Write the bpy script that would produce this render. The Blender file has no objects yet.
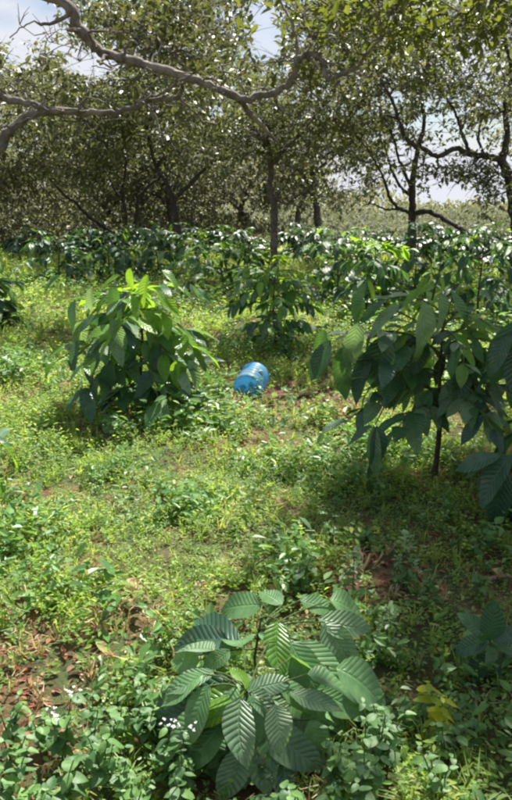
import bpy, math, random
import numpy as np
from mathutils import Vector, Matrix

random.seed(7)
rng = np.random.default_rng(7)
R = math.radians
scene = bpy.context.scene
COL = scene.collection

# ------------------------------------------------------------------ camera
PITCH, F, EYE = R(15), 721.0, 1.5
cd = bpy.data.cameras.new("camera")
cam = bpy.data.objects.new("camera", cd)
COL.objects.link(cam)
cam.location = (0, 0, EYE)
cam.rotation_euler = (R(90) - PITCH, 0, 0)
cd.sensor_fit = 'VERTICAL'
cd.angle = 2 * math.atan(400 / F)
cd.clip_start, cd.clip_end = 0.05, 2000
scene.camera = cam

# ------------------------------------------------------------------ sky, sun, exposure
SUN_EL, SUN_AZ = R(57), R(24)            # azimuth measured from +Y towards +X
sdir = Vector((math.sin(SUN_AZ) * math.cos(SUN_EL), math.cos(SUN_AZ) * math.cos(SUN_EL), math.sin(SUN_EL)))
world = bpy.data.worlds.new("World")
scene.world = world
world.use_nodes = True
nt = world.node_tree
nt.nodes.clear()
def wn(t, **k):
    n = nt.nodes.new(t)
    for a, b in k.items(): setattr(n, a, b)
    return n
sky = wn('ShaderNodeTexSky', sky_type='NISHITA', sun_disc=False, sun_elevation=SUN_EL, sun_rotation=SUN_AZ)
sky.air_density, sky.dust_density = 1.0, 1.5
bg1 = wn('ShaderNodeBackground'); bg1.inputs[1].default_value = 0.05
bg2 = wn('ShaderNodeBackground'); bg2.inputs[0].default_value = (0.90, 0.92, 1.0, 1); bg2.inputs[1].default_value = 0.37
tc = wn('ShaderNodeTexCoord')
mp = wn('ShaderNodeMapping'); mp.inputs['Scale'].default_value = (1.6, 1.6, 4.2); mp.inputs['Location'].default_value = (0.35, 0.1, 0.2)
nz = wn('ShaderNodeTexNoise'); nz.inputs['Scale'].default_value = 1.9; nz.inputs['Detail'].default_value = 8; nz.inputs['Roughness'].default_value = 0.55
cr = wn('ShaderNodeValToRGB'); cr.color_ramp.elements[0].position = 0.44; cr.color_ramp.elements[1].position = 0.58
mx = wn('ShaderNodeMixShader'); wo = wn('ShaderNodeOutputWorld')
L = nt.links.new
L(tc.outputs['Generated'], mp.inputs[0]); L(mp.outputs[0], nz.inputs['Vector']); L(nz.outputs['Fac'], cr.inputs[0])
L(sky.outputs[0], bg1.inputs[0]); L(cr.outputs[0], mx.inputs[0]); L(bg1.outputs[0], mx.inputs[1]); L(bg2.outputs[0], mx.inputs[2])
L(mx.outputs[0], wo.inputs[0])
sd = bpy.data.lights.new("sun", 'SUN'); sd.energy = 5.0; sd.angle = R(0.6); sd.color = (1, 0.95, 0.86)
sun = bpy.data.objects.new("sun", sd); COL.objects.link(sun)
sun.rotation_euler = sdir.to_track_quat('Z', 'Y').to_euler()
scene.view_settings.view_transform = 'Standard'
scene.view_settings.look = 'None'
scene.view_settings.exposure = 1.33
scene.view_settings.gamma = 1
scene.cycles.filter_width = 2.4
scene.cycles.max_bounces = 8
scene.cycles.transparent_max_bounces = 12

# ------------------------------------------------------------------ helpers
def P(px, py, Y):
    u, v = (px - 256) / F, (400 - py) / F
    c, s = math.cos(PITCH), math.sin(PITCH)
    d = Vector((u, c + v * s, -s + v * c))
    k = Y / d.y
    return Vector((d.x * k, Y, EYE + d.z * k))
def G(px, py):
    u, v = (px - 256) / F, (400 - py) / F
    c, s = math.cos(PITCH), math.sin(PITCH)
    d = Vector((u, c + v * s, -s + v * c))
    k = -EYE / d.z
    x, y = d.x * k, d.y * k
    return Vector((x, y, float(H(x, y))))
def H(x, y):
    x = np.asarray(x, float); y = np.asarray(y, float)
    h = 0.025 * np.sin(1.7 * x + 0.6 * y + 1) + 0.02 * np.sin(2.9 * y - 1.1 * x) + 0.012 * np.sin(6.1 * x + 4.3 * y) \
        + 0.01 * np.sin(9.7 * y - 7.3 * x + 2)
    return h + 0.05 * np.sin(0.35 * x + 0.22 * y)

def link(o, parent=None):
    COL.objects.link(o)
    if parent is not None: o.parent = parent
    return o
def tag(o, label=None, cat=None, group=None, kind=None):
    if label: o['label'] = label
    if cat: o['category'] = cat
    if group: o['group'] = group
    if kind: o['kind'] = kind
    return o
def empty(name, loc, label, cat, group=None):
    o = bpy.data.objects.new(name, None); o.empty_display_size = 0.1
    o.location = loc
    return tag(link(o), label, cat, group)
def npmesh(name, V, Fq, mat, smooth=False):
    """V (n,3); Fq (m,k) uniform polygons"""
    V = np.asarray(V, np.float32); Fq = np.asarray(Fq, np.int32)
    me = bpy.data.meshes.new(name)
    m, k = Fq.shape
    me.vertices.add(len(V)); me.vertices.foreach_set('co', V.ravel())
    me.loops.add(m * k); me.loops.foreach_set('vertex_index', Fq.ravel())
    me.polygons.add(m)
    me.polygons.foreach_set('loop_start', np.arange(0, m * k, k, dtype=np.int32))
    me.polygons.foreach_set('use_smooth', np.full(m, smooth))
    me.update(calc_edges=True)
    me.materials.append(mat)
    return me
class MB:
    """collects quads"""
    def __init__(s): s.V = []; s.Q = []; s.n = 0
    def add(s, V, Q):
        s.V.append(np.asarray(V, float)); s.Q.append(np.asarray(Q, int) + s.n); s.n += len(V)
    def tube(s, pts, rad, k=6, cap=True):
        pts = np.array([tuple(p) for p in pts], float); n = len(pts)
        rad = np.asarray(rad, float)
        T = np.gradient(pts, axis=0); T /= np.linalg.norm(T, axis=1, keepdims=True) + 1e-9
        up = np.array([0.13, 0.31, 0.94]) if abs(T[0][2]) < 0.8 else np.array([0.9, 0.3, 0.1])
        A = np.cross(T, up); A /= np.linalg.norm(A, axis=1, keepdims=True) + 1e-9
        B = np.cross(T, A)
        a = np.arange(k) * 2 * math.pi / k
        V = pts[:, None] + rad[:, None, None] * (np.cos(a)[None, :, None] * A[:, None] + np.sin(a)[None, :, None] * B[:, None])
        V = V.reshape(-1, 3)
        i = np.arange(n - 1)[:, None] * k; j = np.arange(k)[None]; j2 = (j + 1) % k
        Q = np.stack([i + j, i + j2, i + k + j2, i + k + j], -1).reshape(-1, 4)
        s.add(V, Q)
    def obj(s, name, mat, parent=None, off=(0, 0, 0), smooth=True):
        V = np.concatenate(s.V) - np.array(off, float)
        return link(bpy.data.objects.new(name, npmesh(name, V, np.concatenate(s.Q), mat, smooth)), parent)
def crom(pts, n=5):
    """Catmull-Rom through points (rows may carry a radius as 4th column)"""
    p = np.array([tuple(q) for q in pts], float)
    p = np.vstack([2 * p[0] - p[1], p, 2 * p[-1] - p[-2]])
    out = []
    for i in range(1, len(p) - 2):
        for t in np.arange(n) / n:
            a, b, c, d = p[i - 1:i + 3]
            out.append(0.5 * (2 * b + (c - a) * t + (2 * a - 5 * b + 4 * c - d) * t * t + (-a + 3 * b - 3 * c + d) * t ** 3))
    out.append(p[-2])
    return np.array(out)
def rotmats(n, tilt_lo, tilt_hi):
    """random rotation about Z after a tilt about X"""
    yaw = rng.uniform(0, 2 * math.pi, n); t = rng.uniform(tilt_lo, tilt_hi, n); roll = rng.normal(0, 0.35, n)
    cy, sy, ct, st, cr_, sr = np.cos(yaw), np.sin(yaw), np.cos(t), np.sin(t), np.cos(roll), np.sin(roll)
    Z = np.zeros(n); O = np.ones(n)
    Rz = np.array([[cy, -sy, Z], [sy, cy, Z], [Z, Z, O]]).transpose(2, 0, 1)
    Rx = np.array([[O, Z, Z], [Z, ct, -st], [Z, st, ct]]).transpose(2, 0, 1)
    Ry = np.array([[cr_, Z, sr], [Z, O, Z], [-sr, Z, cr_]]).transpose(2, 0, 1)
    return Rz @ Rx @ Ry
def scatter(tv, tq, pos, rm, sc):
    n = len(pos)
    V = np.einsum('nij,vj->nvi', rm, tv) * np.asarray(sc)[:, None, None] + pos[:, None]
    Q = tq[None] + (np.arange(n) * len(tv))[:, None, None]
    return V.reshape(-1, 3), Q.reshape(-1, tq.shape[1])

# ------------------------------------------------------------------ materials
def mat(name):
    m = bpy.data.materials.new(name); m.use_nodes = True
    m.node_tree.nodes.clear()
    return m, m.node_tree
def N(t, kind, **k):
    n = t.nodes.new(kind)
    for a, b in k.items(): setattr(n, a, b)
    return n
def c4(c): return (c[0], c[1], c[2], 1)
def ramp(t, src, stops):
    r = N(t, 'ShaderNodeValToRGB'); e = r.color_ramp.elements
    while len(e) < len(stops): e.new(0.5)
    for el, (p, c) in zip(e, stops): el.position = p; el.color = c4(c)
    t.links.new(src, r.inputs[0]); return r.outputs[0]
def mixc(t, f, a, b, mode='MIX'):
    m = N(t, 'ShaderNodeMix', data_type='RGBA', blend_type=mode)
    for s, v in ((0, f), (6, a), (7, b)):
        if hasattr(v, 'links') or isinstance(v, bpy.types.NodeSocket): t.links.new(v, m.inputs[s])
        else: m.inputs[s].default_value = v if s == 0 else c4(v)
    return m.outputs[2]
def math_(t, op, a, b=None, c=None):
    m = N(t, 'ShaderNodeMath', operation=op)
    for i, v in enumerate((a, b, c)):
        if v is None: continue
        if isinstance(v, bpy.types.NodeSocket): t.links.new(v, m.inputs[i])
        else: m.inputs[i].default_value = v
    return m.outputs[0]
def leaf_mat(name, stops, rough=0.4, trans=0.35, tcol=(0.3, 0.5, 0.05), island=True, veins=False, patch=None, spec=0.5, vein_s=0.42):
    m, t = mat(name)
    if island:
        g = N(t, 'ShaderNodeNewGeometry'); rnd = g.outputs['Random Per Island']
    else:
        g = N(t, 'ShaderNodeObjectInfo'); rnd = g.outputs['Random']
    col = ramp(t, rnd, stops)
    tcd = N(t, 'ShaderNodeTexCoord')
    if patch:
        ge = N(t, 'ShaderNodeNewGeometry')
        n = N(t, 'ShaderNodeTexNoise'); n.inputs['Scale'].default_value = patch[0]; n.inputs['Detail'].default_value = 3
        t.links.new(ge.outputs['Position'], n.inputs['Vector'])
        f = N(t, 'ShaderNodeMapRange'); f.inputs[1].default_value = 0.42; f.inputs[2].default_value = 0.6
        t.links.new(n.outputs['Fac'], f.inputs[0])
        col = mixc(t, math_(t, 'MULTIPLY', f.outputs[0], patch[2]), col, patch[1])
    p = N(t, 'ShaderNodeBsdfPrincipled'); p.inputs['Roughness'].default_value = rough
    p.inputs['Specular IOR Level'].default_value = spec
    tr = N(t, 'ShaderNodeBsdfTranslucent')
    if veins:
        uv = N(t, 'ShaderNodeSeparateXYZ'); t.links.new(tcd.outputs['UV'], uv.inputs[0])
        across = math_(t, 'ABSOLUTE', math_(t, 'SUBTRACT', math_(t, 'MULTIPLY', uv.outputs[0], 2.0), 1.0))
        ph = math_(t, 'SUBTRACT', math_(t, 'MULTIPLY', uv.outputs[1], 11.0), math_(t, 'MULTIPLY', across, 1.9))
        s = math_(t, 'ABSOLUTE', math_(t, 'SINE', math_(t, 'MULTIPLY', ph, math.pi)))
        hgt = math_(t, 'POWER', s, 0.55)
        mid = math_(t, 'MINIMUM', math_(t, 'MULTIPLY', across, 9.0), 1.0)
        hgt2 = math_(t, 'MULTIPLY', hgt, mid)
        bp = N(t, 'ShaderNodeBump'); bp.inputs['Strength'].default_value = vein_s; bp.inputs['Distance'].default_value = 0.008
        t.links.new(hgt2, bp.inputs['Height']); t.links.new(bp.outputs[0], p.inputs['Normal'])
        t.links.new(bp.outputs[0], tr.inputs['Normal'])
        vein = math_(t, 'POWER', math_(t, 'SUBTRACT', 1.0, hgt2), 2.0)
        light = mixc(t, 1.0, col, (1.5, 1.4, 1.35), 'MULTIPLY')
        col = mixc(t, math_(t, 'MULTIPLY', vein, 0.6), col, light)
        off_ = N(t, 'ShaderNodeVectorMath', operation='ADD'); t.links.new(tcd.outputs['Object'], off_.inputs[0])
        oi = N(t, 'ShaderNodeObjectInfo'); cb = N(t, 'ShaderNodeCombineXYZ'); t.links.new(math_(t, 'MULTIPLY', oi.outputs['Random'], 37.0), cb.inputs[0]); t.links.new(cb.outputs[0], off_.inputs[1])
        sp = N(t, 'ShaderNodeTexNoise'); sp.inputs['Scale'].default_value = 7; sp.inputs['Detail'].default_value = 5; t.links.new(off_.outputs[0], sp.inputs['Vector'])
        bl = ramp(t, sp.outputs['Fac'], [(0.3, (0.75, 0.78, 0.7)), (0.62, (1.12, 1.1, 1.05))])
        col = mixc(t, 1.0, col, bl, 'MULTIPLY')
        edge = math_(t, 'MULTIPLY', math_(t, 'POWER', across, 6.0), 0.10)
        spot = ramp(t, math_(t, 'ADD', sp.outputs['Fac'], edge), [(0.66, (0, 0, 0)), (0.72, (1, 1, 1))])
        col = mixc(t, math_(t, 'MULTIPLY', spot, 0.8), col, (0.16, 0.11, 0.04))
    else:
        nz = N(t, 'ShaderNodeTexNoise'); nz.inputs['Scale'].default_value = 60
        t.links.new(tcd.outputs['Object'], nz.inputs['Vector'])
        col = mixc(t, 0.35, col, mixc(t, 1.0, col, nz.outputs['Color'], 'OVERLAY'))
    t.links.new(col, p.inputs['Base Color'])
    tc2 = mixc(t, 0.5, mixc(t, 1.0, col, (2.6, 2.4, 1.2), 'MULTIPLY'), tcol)
    t.links.new(tc2, tr.inputs['Color'])
    ms = N(t, 'ShaderNodeMixShader'); ms.inputs[0].default_value = trans
    t.links.new(p.outputs[0], ms.inputs[1]); t.links.new(tr.outputs[0], ms.inputs[2])
    o = N(t, 'ShaderNodeOutputMaterial'); t.links.new(ms.outputs[0], o.inputs[0])
    return m
def bark_mat(name, a, b, scale=14):
    m, t = mat(name)
    tcd = N(t, 'ShaderNodeTexCoord')
    n = N(t, 'ShaderNodeTexNoise'); n.inputs['Scale'].default_value = scale; n.inputs['Detail'].default_value = 7; n.inputs['Roughness'].default_value = 0.7
    t.links.new(tcd.outputs['Object'], n.inputs['Vector'])
    n2 = N(t, 'ShaderNodeTexNoise'); n2.inputs['Scale'].default_value = 6
    t.links.new(tcd.outputs['Object'], n2.inputs['Vector'])
    col = ramp(t, n.outputs['Fac'], [(0.35, a), (0.62, b)])
    lich = ramp(t, n2.outputs['Fac'], [(0.5, (0, 0, 0)), (0.62, (1, 1, 1))])
    col = mixc(t, math_(t, 'MULTIPLY', lich, 0.5), col, (b[0] * 1.5, b[1] * 1.6, b[2] * 1.5))
    p = N(t, 'ShaderNodeBsdfPrincipled'); p.inputs['Roughness'].default_value = 0.85
    bp = N(t, 'ShaderNodeBump'); bp.inputs['Strength'].default_value = 1.0; bp.inputs['Distance'].default_value = 0.035
    t.links.new(n.outputs['Fac'], bp.inputs['Height']); t.links.new(bp.outputs[0], p.inputs['Normal'])
    t.links.new(col, p.inputs['Base Color'])
    o = N(t, 'ShaderNodeOutputMaterial'); t.links.new(p.outputs[0], o.inputs[0])
    return m

M = {}
M['bark'] = bark_mat('bark', (0.05, 0.038, 0.03), (0.17, 0.14, 0.115))
M['dark_bark'] = bark_mat('dark_bark', (0.02, 0.016, 0.013), (0.075, 0.062, 0.052))
M['pale_bark'] = bark_mat('pale_bark', (0.07, 0.06, 0.05), (0.22, 0.19, 0.165), 10)
M['coffee_bark'] = bark_mat('coffee_bark', (0.05, 0.035, 0.02), (0.13, 0.10, 0.06), 40)
M['green_stem'] = bark_mat('green_stem', (0.06, 0.10, 0.02), (0.13, 0.19, 0.05), 40)
M['dry_stick'] = bark_mat('dry_stick', (0.16, 0.09, 0.05), (0.33, 0.22, 0.13), 30)
M['white_stick'] = bark_mat('white_stick', (0.4, 0.37, 0.32), (0.62, 0.6, 0.55), 30)
M['tree_leaf'] = leaf_mat('tree_leaf', [(0, (0.04, 0.05, 0.032)), (0.5, (0.075, 0.09, 0.052)), (0.85, (0.12, 0.135, 0.08)), (1, (0.34, 0.33, 0.27))],  # palest stop paints silvery sky glints onto some leaves
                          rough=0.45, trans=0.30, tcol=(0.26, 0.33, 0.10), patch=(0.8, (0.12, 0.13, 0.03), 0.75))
M['near_leaf'] = leaf_mat('near_leaf', [(0, (0.05, 0.065, 0.02)), (0.6, (0.085, 0.11, 0.03)), (1, (0.15, 0.16, 0.05))],
                          rough=0.28, trans=0.28, tcol=(0.34, 0.42, 0.04))
M['grey_leaf'] = leaf_mat('grey_leaf', [(0, (0.04, 0.05, 0.032)), (0.6, (0.08, 0.092, 0.055)), (1, (0.28, 0.27, 0.2))],  # pale last stop: sky sparkle put into the leaf colour
                          rough=0.45, trans=0.22, tcol=(0.2, 0.22, 0.08), patch=(0.9, (0.10, 0.12, 0.02), 0.9))
M['far_leaf'] = leaf_mat('far_leaf', [(0, (0.06, 0.075, 0.05)), (0.6, (0.12, 0.14, 0.09)), (1, (0.30, 0.31, 0.24))],  # pale last stop imitates grey sky reflections on scattered leaves
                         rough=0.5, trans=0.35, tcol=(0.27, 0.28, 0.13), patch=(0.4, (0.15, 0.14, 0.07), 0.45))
M['coffee_mature'] = leaf_mat('coffee_mature', [(0, (0.028, 0.078, 0.04)), (0.5, (0.042, 0.115, 0.048)), (1, (0.065, 0.16, 0.055))],
                              rough=0.29, trans=0.28, tcol=(0.2, 0.42, 0.03), island=False, veins=True)
M['coffee_young'] = leaf_mat('coffee_young', [(0, (0.08, 0.20, 0.03)), (1, (0.15, 0.30, 0.035))],
                             rough=0.36, trans=0.42, tcol=(0.45, 0.65, 0.03), island=False, veins=True)
M['coffee_dark'] = leaf_mat('coffee_dark', [(0, (0.025, 0.068, 0.045)), (1, (0.045, 0.11, 0.065))],
                            rough=0.34, trans=0.2, tcol=(0.1, 0.3, 0.06), island=False, veins=True)
M['coffee_pale'] = leaf_mat('coffee_pale', [(0, (0.10, 0.19, 0.11)), (1, (0.19, 0.30, 0.17))],  # pale new leaves; elsewhere the tone paints in sky sheen and sunlit highlights
                            rough=0.42, trans=0.3, tcol=(0.3, 0.5, 0.12), island=False, veins=True, vein_s=0.6)
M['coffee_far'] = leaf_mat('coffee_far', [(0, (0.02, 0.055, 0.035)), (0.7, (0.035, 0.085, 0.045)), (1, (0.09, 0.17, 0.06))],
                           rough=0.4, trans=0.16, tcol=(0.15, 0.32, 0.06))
M['front_leaf'] = leaf_mat('front_leaf', [(0, (0.08, 0.18, 0.075)), (1, (0.13, 0.26, 0.11))], rough=0.4, trans=0.3, tcol=(0.28, 0.5, 0.08), island=False, veins=True, vein_s=.3)
M['herb'] = leaf_mat('herb', [(0, (0.07, 0.16, 0.035)), (0.45, (0.17, 0.30, 0.055)), (0.92, (0.36, 0.47, 0.10)), (1, (0.50, 0.46, 0.20))],
                     rough=0.5, trans=0.5, tcol=(0.48, 0.68, 0.10), patch=(1.7, (0.07, 0.15, 0.06), 0.65))
M['grass'] = leaf_mat('grass', [(0, (0.12, 0.22, 0.035)), (0.6, (0.22, 0.34, 0.06)), (1, (0.44, 0.44, 0.18))],
                      rough=0.5, trans=0.45, tcol=(0.48, 0.62, 0.1), patch=(0.9, (0.26, 0.27, 0.12), 0.35))
M['broad'] = leaf_mat('broad', [(0, (0.05, 0.13, 0.035)), (0.6, (0.09, 0.20, 0.05)), (1, (0.16, 0.30, 0.09))],
                      rough=0.45, trans=0.33, tcol=(0.3, 0.52, 0.08))
M['weed_leaf'] = leaf_mat('weed_leaf', [(0, (0.045, 0.12, 0.04)), (0.6, (0.08, 0.18, 0.055)), (1, (0.14, 0.27, 0.08))],
                          rough=0.5, trans=0.33, tcol=(0.3, 0.5, 0.1), island=False, veins=True, vein_s=0.12)
M['yellow_leaf'] = leaf_mat('yellow_leaf', [(0, (0.20, 0.30, 0.03)), (0.5, (0.42, 0.46, 0.04)), (1, (0.55, 0.55, 0.05))],
                            rough=0.5, trans=0.4, tcol=(0.8, 0.8, 0.05), island=False)
M['scrub'] = leaf_mat('scrub', [(0, (0.055, 0.075, 0.045)), (0.6, (0.10, 0.125, 0.075)), (1, (0.22, 0.23, 0.16))],
                      rough=0.7, trans=0.3, tcol=(0.26, 0.27, 0.17))
M['dead_leaf'] = leaf_mat('dead_leaf', [(0, (0.10, 0.035, 0.02)), (0.45, (0.26, 0.085, 0.045)), (0.8, (0.34, 0.20, 0.11)), (1, (0.55, 0.43, 0.30))],
                          rough=0.7, trans=0.15, tcol=(0.4, 0.2, 0.1))
M['tan_leaf'] = leaf_mat('tan_leaf', [(0, (0.30, 0.18, 0.10)), (1, (0.42, 0.28, 0.17))], rough=0.7, trans=0.2, tcol=(0.5, 0.35, 0.2), island=False)
M['flower'] = leaf_mat('flower', [(0, (0.7, 0.7, 0.72)), (1, (0.8, 0.8, 0.8))], rough=0.6, trans=0.25, tcol=(0.8, 0.8, 0.8))
M['silver_weed'] = leaf_mat('silver_weed', [(0, (0.14, 0.25, 0.10)), (1, (0.34, 0.46, 0.24))], rough=0.5, trans=0.3, tcol=(0.5, 0.6, 0.4))

def ground_mat():
    m, t = mat('ground')
    g = N(t, 'ShaderNodeNewGeometry'); pos = g.outputs['Position']
    def noise(s, d=6, r=0.6):
        n = N(t, 'ShaderNodeTexNoise'); n.inputs['Scale'].default_value = s; n.inputs['Detail'].default_value = d; n.inputs['Roughness'].default_value = r
        t.links.new(pos, n.inputs['Vector']); return n.outputs['Fac']
    soil = ramp(t, noise(9, 9, 0.7), [(0.3, (0.045, 0.022, 0.014)), (0.5, (0.17, 0.07, 0.04)), (0.7, (0.32, 0.17, 0.10))])
    moss = ramp(t, noise(22, 8, 0.75), [(0.3, (0.03, 0.05, 0.016)), (0.55, (0.075, 0.11, 0.03)), (0.75, (0.16, 0.18, 0.06))])
    f = ramp(t, noise(1.1, 4), [(0.42, (0, 0, 0)), (0.58, (1, 1, 1))])
    col = mixc(t, f, moss, soil)
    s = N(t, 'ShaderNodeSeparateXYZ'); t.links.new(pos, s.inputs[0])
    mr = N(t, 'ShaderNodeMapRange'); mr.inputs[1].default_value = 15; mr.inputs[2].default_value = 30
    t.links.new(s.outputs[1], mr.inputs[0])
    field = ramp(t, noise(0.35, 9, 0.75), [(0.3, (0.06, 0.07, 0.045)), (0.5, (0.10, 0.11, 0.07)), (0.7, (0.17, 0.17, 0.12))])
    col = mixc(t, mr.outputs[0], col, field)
    p = N(t, 'ShaderNodeBsdfPrincipled'); p.inputs['Roughness'].default_value = 0.95
    t.links.new(col, p.inputs['Base Color'])
    bp = N(t, 'ShaderNodeBump'); bp.inputs['Strength'].default_value = 1.0; bp.inputs['Distance'].default_value = 0.04
    t.links.new(noise(25, 8, 0.7), bp.inputs['Height']); t.links.new(bp.outputs[0], p.inputs['Normal'])
    o = N(t, 'ShaderNodeOutputMaterial'); t.links.new(p.outputs[0], o.inputs[0])
    return m
M['ground'] = ground_mat()

# ------------------------------------------------------------------ ground
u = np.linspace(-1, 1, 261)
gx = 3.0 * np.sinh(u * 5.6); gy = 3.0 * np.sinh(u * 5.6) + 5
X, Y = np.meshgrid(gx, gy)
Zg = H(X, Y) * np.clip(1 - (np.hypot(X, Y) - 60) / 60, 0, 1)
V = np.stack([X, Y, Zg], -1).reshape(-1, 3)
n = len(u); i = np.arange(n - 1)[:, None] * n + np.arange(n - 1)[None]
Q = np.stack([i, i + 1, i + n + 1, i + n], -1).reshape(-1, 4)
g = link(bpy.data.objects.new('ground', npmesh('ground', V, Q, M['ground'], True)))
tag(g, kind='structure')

# ------------------------------------------------------------------ trees
LEAF_V = np.array([(0, 0, 0), (0.23, 0.42, 0.05), (0.25, 0.75, 0.02), (0, 1, -0.10), (-0.25, 0.75, 0.02), (-0.23, 0.42, 0.05)], float)
LEAF_Q = np.array([(0, 1, 2, 3), (0, 3, 4, 5)])
LEAF4_V = np.array([(0, 0, 0), (0.27, 0.5, 0.07), (0, 1, -0.06), (-0.27, 0.5, 0.07)], float)
LEAF4_Q = np.array([(0, 1, 2, 3)])
def project(p):
    """pixel of world points (n,3)"""
    c, s = math.cos(PITCH), math.sin(PITCH)
    d = p - np.array([0, 0, EYE])
    z = d[:, 1] * c - d[:, 2] * s; v = d[:, 1] * s + d[:, 2] * c
    z = np.where(z < 0.01, 0.01, z)
    return 256 + F * d[:, 0] / z, 400 - F * v / z
GAPS = [(15, 15, 42, 28, 0.9), (20, 55, 16, 10, .8), (92, 62, 30, 15, 0.88), (266, 38, 15, 24, 1.0), (262, 12, 10, 10, .8), (215, 112, 10, 7, .7), (395, 95, 10, 8, .7), (430, 122, 14, 8, .7), (302, 40, 9, 10, 0.7), (345, 182, 18, 13, 0.7), (450, 196, 23, 15, 1.0),
        (398, 150, 10, 14, 0.6), (215, 18, 12, 9, 0.6), (60, 40, 12, 16, 0.7), (400, 196, 16, 14, .7), (330, 158, 14, 10, .5)]
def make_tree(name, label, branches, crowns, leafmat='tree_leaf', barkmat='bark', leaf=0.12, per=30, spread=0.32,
              group=None, gaps=True, seed=1, trunk_first=True, minel=None, own=()):
    """branches: list of lists of (x,y,z,r); crowns: list of (centre, radii, clusters)"""
    global rng
    rng = np.random.default_rng(seed)
    base = Vector(branches[0][0][:3]); base.z = float(H(base.x, base.y))
    root = empty(name, base, label, 'tree', group)
    nodes = []; nrad = []
    for k, br in enumerate(branches):
        c = crom(br, 6)
        c[1:-1, :3] += rng.normal(0, 0.009, (len(c) - 2, 3))
        mb = MB(); r = np.clip(c[:, 3], 0.006, None) * (1 + rng.normal(0, 0.09, len(c)))
        mb.tube(c[:, :3], r, 9 if k == 0 else 7)
        mb.obj('trunk' if k == 0 else 'branch', M[barkmat], root, base)
        s0 = 0 if k else int(len(c) * 0.55)
        nodes.append(c[s0:, :3]); nrad.append(c[s0:, 3])
    nodes = np.concatenate(nodes); nrad = np.concatenate(nrad)
    pts = []
    for (cc, rr, nn) in crowns:
        d = rng.normal(0, 1, (nn, 3)); d /= np.linalg.norm(d, axis=1, keepdims=True)
        pts.append(np.array(cc) + d * np.array(rr) * rng.uniform(0.25, 1, (nn, 1)) ** 0.6)
    pts = np.concatenate(pts)
    pts = pts[pts[:, 2] > 1.6]
    if minel is not None: pts = pts[(pts[:, 2] - EYE) > minel * pts[:, 1]]
    if gaps:
        px, py = project(pts); keep = np.ones(len(pts), bool)
        for (a, b, rx, ry, pr) in GAPS + list(own):
            ins = ((px - a) / (rx + 4)) ** 2 + ((py - b) / (ry + 4)) ** 2 < 1
            keep &= ~(ins & (rng.random(len(pts)) < pr))
        pts = pts[keep]
    tw = MB(); ctone = None
    d0 = np.min(np.linalg.norm(pts[:, None] - nodes[None, ::3], axis=2), axis=1)
    pts = pts[np.argsort(d0)]
    nodes = list(map(tuple, nodes)); nr = list(nrad)
    NA = np.array(nodes)
    for q in pts:
        dd = np.linalg.norm(NA - q, axis=1); j = int(np.argmin(dd)); a = NA[j]; L_ = dd[j]
        r0 = min(max(nr[j] * 0.7, 0.009), 0.04)
        m = max(4, int(L_ / 0.3))
        t = np.linspace(0, 1, m)[:, None]
        side = rng.normal(0, 0.10 * L_ + 0.02, 3)
        path = a + (q - a) * t + side * np.sin(t * math.pi) + rng.normal(0, 0.02, (m, 3)) * (t > 0) * (t < 1)
        rr_ = np.linspace(r0, max(0.006, r0 * 0.45), m)
        tw.tube(path, rr_, 4)
        NA = np.vstack([NA, path[1:]]); nr += list(rr_[1:])
    # leaves round every twig end
    nl = len(pts) * per
    sub = np.repeat(pts, 4, axis=0) + rng.normal(0, spread, (len(pts) * 4, 3)) * np.array([1, 1, .7])      # sprays round each twig end
    for a_, b_ in zip(np.repeat(pts, 4, axis=0)[::1], sub): tw.tube([a_, (a_ + b_) / 2 + np.array([0, 0, .03]), b_], [.006, .005, .003], 3)
    npr = max(1, per // 4); nl = len(sub) * npr
    c = np.repeat(sub, npr, axis=0) + rng.normal(0, leaf * .85, (nl, 3)) * np.array([1, 1, 0.55])
    if minel is not None: c = c[(c[:, 2] - EYE) > minel * c[:, 1]]
    if gaps:
        px, py = project(c); keep = np.ones(len(c), bool)
        for (a, b, rx, ry, pr) in GAPS + list(own):
            ins = ((px - a) / rx) ** 2 + ((py - b) / ry) ** 2 < 1
            keep &= ~(ins & (rng.random(len(c)) < min(1, pr * 1.1)))
        c = c[keep]
    nl = len(c)
    tag(tw.obj('twigs', M[barkmat], root, base), kind='stuff')
    lv, lq = (LEAF_V, LEAF_Q) if leafmat in ('near_leaf', 'grey_leaf') else (LEAF4_V, LEAF4_Q)
    Vv, Qq = scatter(lv, lq, c - np.array(base), rotmats(nl, -1.3, 0.9), rng.uniform(0.6, 1.2, nl) * leaf)
    cr_ = link(bpy.data.objects.new('crown', npmesh('crown', Vv, Qq, M[leafmat])), root)
    tag(cr_, kind='stuff')
    return root
def br(Yd, pts, r0, r1, dy=0.0, first=None):
    """branch from pixel points at distance Yd, drifting dy metres nearer/farther"""
    out = []
    if first: out.append(first)
    n = len(pts)
    for k, (a, b) in enumerate(pts):
        f = k / max(1, n - 1); p = P(a, b, Yd + dy * f)
        out.append((p.x, p.y, p.z, r0 + (r1 - r0) * f))
    return out
def off(p, *d): return (p[0] + d[0], p[1] + d[1], p[2] + d[2])

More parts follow.
